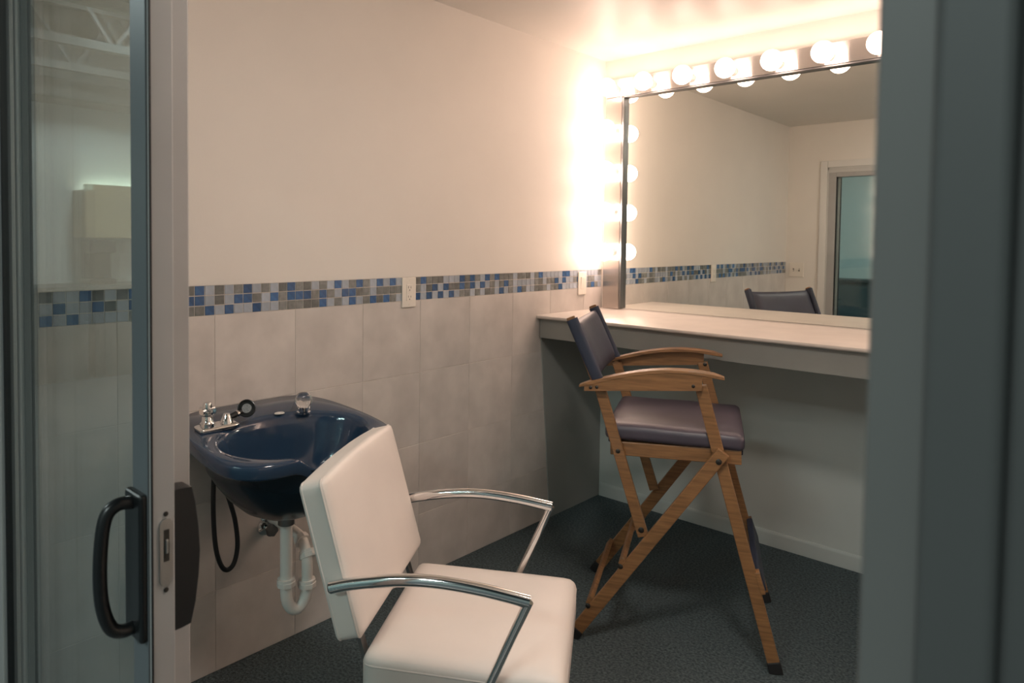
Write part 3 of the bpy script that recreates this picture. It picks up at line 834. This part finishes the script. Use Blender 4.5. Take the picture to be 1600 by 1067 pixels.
# seat cushion on its sling
cc = V((-0.350, DWID / 2, 0.760))
def cush_fn(p):
    dome = 0.010 * max(0, 1 - (p.x / 0.25) ** 4) * max(0, 1 - (p.y / 0.25) ** 4) if p.z > 0 else 0
    wr = 0.0015 * math.sin(p.y * 60) * math.sin(p.x * 25 + 1)
    return (p.x + cc.x, p.y + cc.y, p.z + cc.z + dome + wr)
cs = MB().cushion((0.470, 0.500, 0.058), 0.022, cush_fn).build('seat_cushion', 'navy_vinyl', dc, smooth=70)
MB().box((-0.575, 0.03, 0.716), (-0.12, DWID - 0.03, 0.7335)).build('seat_sling', 'navy_canvas', dc, bevel=0.003)
# stretchers between the two cross legs
for s, z, rr in ((-0.628, 0.130, 0.032), (-0.516, 0.292, 0.028)):
    so = MB().bar((s + 0.004, -0.02, z + 0.012), (s + 0.004, DWID + 0.02, z + 0.012), rr, 0.016, (0.82, 0, -0.55)).build('stretcher', 'oak_wood', dc, bevel=0.003)
    for w_, o in ((-0.031, -1), (DWID + 0.031, 1)):
        bolt(so, s, w_, z, o, 0.009)
# foot rest between the front legs
ft = MB().bar((-0.058, -0.012, 0.300), (-0.058, DWID + 0.012, 0.300), 0.075, 0.016, (1, 0, 0.30)).build('footrest', 'oak_wood', dc, bevel=0.003)
MB().bar((-0.058, 0.018, 0.300), (-0.058, DWID - 0.018, 0.300), 0.081, 0.022, (1, 0, 0.35)).build('footrest_sleeve', 'navy_canvas', ft, bevel=0.005)

# ------------------------------------------------------------------ dim studio outside the door (seen in the glass)
o = MB().box((ST_X0, ST_Y0, -0.1), (ST_X1, -L, 0)).build('floor_studio', 'studio_floor'); tag(o, 'dark studio floor outside the sliding door', kind='structure')
o = MB().box((ST_X0 - 0.1, ST_Y0, 0), (ST_X0, -L, ST_Z)).build('wall_studio_left', 'studio_wall'); tag(o, 'pale studio wall reflected in the door glass', kind='structure')
MB().box((ST_X0, ST_Y0, 3.0), (ST_X0 + 0.004, -L - 0.13, ST_Z)).build('dark_upper_band', 'studio_deck', o)
o = MB().box((ST_X0, ST_Y0 - 0.1, 0), (ST_X1, ST_Y0, ST_Z)).build('wall_studio_far', 'studio_wall'); tag(o, 'far studio wall seen through the door glass', kind='structure')
o = MB().box((ST_X1, ST_Y0, 0), (ST_X1 + 0.1, -L, ST_Z)).build('wall_studio_right', 'studio_wall'); tag(o, 'right studio wall', kind='structure')
o = MB().box((ST_X0, WALL_OUT, 0), (-0.12, -L, ST_Z)).box((XR + 0.12, WALL_OUT, 0), (ST_X1, -L, ST_Z)).box((-0.12, WALL_OUT, ZC + 0.1), (XR + 0.12, -L, ST_Z)).build('wall_studio_door', 'studio_wall'); tag(o, 'studio wall around the doorway', kind='structure')
o = MB().box((ST_X0, ST_Y0, ST_Z), (ST_X1, -L, ST_Z + 0.1)).build('ceiling_studio', 'studio_deck'); tag(o, 'grey studio roof deck', kind='structure')
for i, xx in enumerate((-5.3, -4.3, -3.1, -1.7)):
    tr = MB()
    za, zb = 3.06, 3.66
    ya, yb = ST_Y0 + 0.05, -3.1
    tr.bar((xx, ya, za), (xx, yb, za), 0.07, 0.07, (1, 0, 0)).bar((xx, ya, zb), (xx, yb, zb), 0.07, 0.07, (1, 0, 0))
    y = ya; up = True
    while y < yb - 0.4:
        tr.bar((xx, y, za if up else zb), (xx, y + 0.4, zb if up else za), 0.028, 0.028, (1, 0, 0)); y += 0.4; up = not up
    t_ = tr.build('roof_truss', 'studio_steel')
    tag(t_, ['steel roof truss nearest the cabinet wall, reflected in the door glass', 'second steel roof truss from the cabinet wall', 'third steel roof truss from the cabinet wall', 'steel roof truss farthest from the cabinet wall'][i], 'truss', 'studio roof trusses')
o = MB().box((ST_X0 + 0.002, -8.8, 2.80), (ST_X0 + 0.45, -3.1, 2.995)).build('air_duct', 'studio_steel', bevel=0.02); tag(o, 'dark air duct along the studio wall, reflected in the door glass', 'duct')
cbn = thing('wall_cabinet', 'light wooden wall cabinet lit from above, reflected in the door glass', 'cabinet', (ST_X0 + 0.001, -5.75, 1.42))
MB().box((0, -0.6, 0), (0.36, 0.6, 0.50)).build('cabinet_body', 'cabinet_wood', cbn, bevel=0.004)
for ya in (-0.597, 0.003):
    MB().box((0.361, ya, 0.004), (0.379, ya + 0.594, 0.496)).build('cabinet_door', 'cabinet_wood', cbn, bevel=0.003)
MB().box((0.33, -0.6, 0.5), (0.36, 0.6, 0.555)).build('front_lip', 'cabinet_wood', cbn, bevel=0.003)
MB().tube([(0.10, -0.5, 0.518), (0.10, 0.5, 0.518)], 0.014, 10).build('light_tube', 'tube_glow', cbn, smooth=50)
wb = thing('work_bench', 'dark studio bench under the wall cabinet, reflected in the door glass', 'bench', (ST_X0 + 0.01, -5.3, 0))
MB().box((0, -1.5, 0.90), (0.62, 1.0, 0.94)).build('bench_top', 'dark_laminate', wb, bevel=0.004)
for ya in (-1.45, -0.62, 0.2):
    MB().box((0.02, ya, 0.0), (0.58, ya + 0.75, 0.90)).build('cupboard', 'dark_laminate', wb, bevel=0.004)
pr = thing('coffee_machine', 'dark counter-top machine on the studio bench, reflected in the door glass', 'machine', (ST_X0 + 0.25, -5.32, 0.941))
MB().box((-0.15, -0.13, 0), (0.15, 0.13, 0.05)).build('machine_base', 'plastic_black', pr, bevel=0.01)
MB().box((-0.15, -0.13, 0.05), (-0.02, 0.13, 0.40)).build('machine_column', 'plastic_black', pr, bevel=0.01)
MB().box((-0.15, -0.13, 0.32), (0.15, 0.13, 0.46)).build('machine_head', 'plastic_black', pr, bevel=0.02)
sb = thing('side_board', 'low dark studio cabinet against the far wall, seen through the door glass', 'cabinet', (-1.6, ST_Y0 + 0.01, 0))
MB().box((-1.1, 0, 0.0), (1.5, 0.5, 0.86)).build('cabinet_body', 'dark_laminate', sb, bevel=0.004)
MB().box((-1.13, 0, 0.86), (1.53, 0.53, 0.90)).build('cabinet_top', 'studio_steel', sb, bevel=0.004)
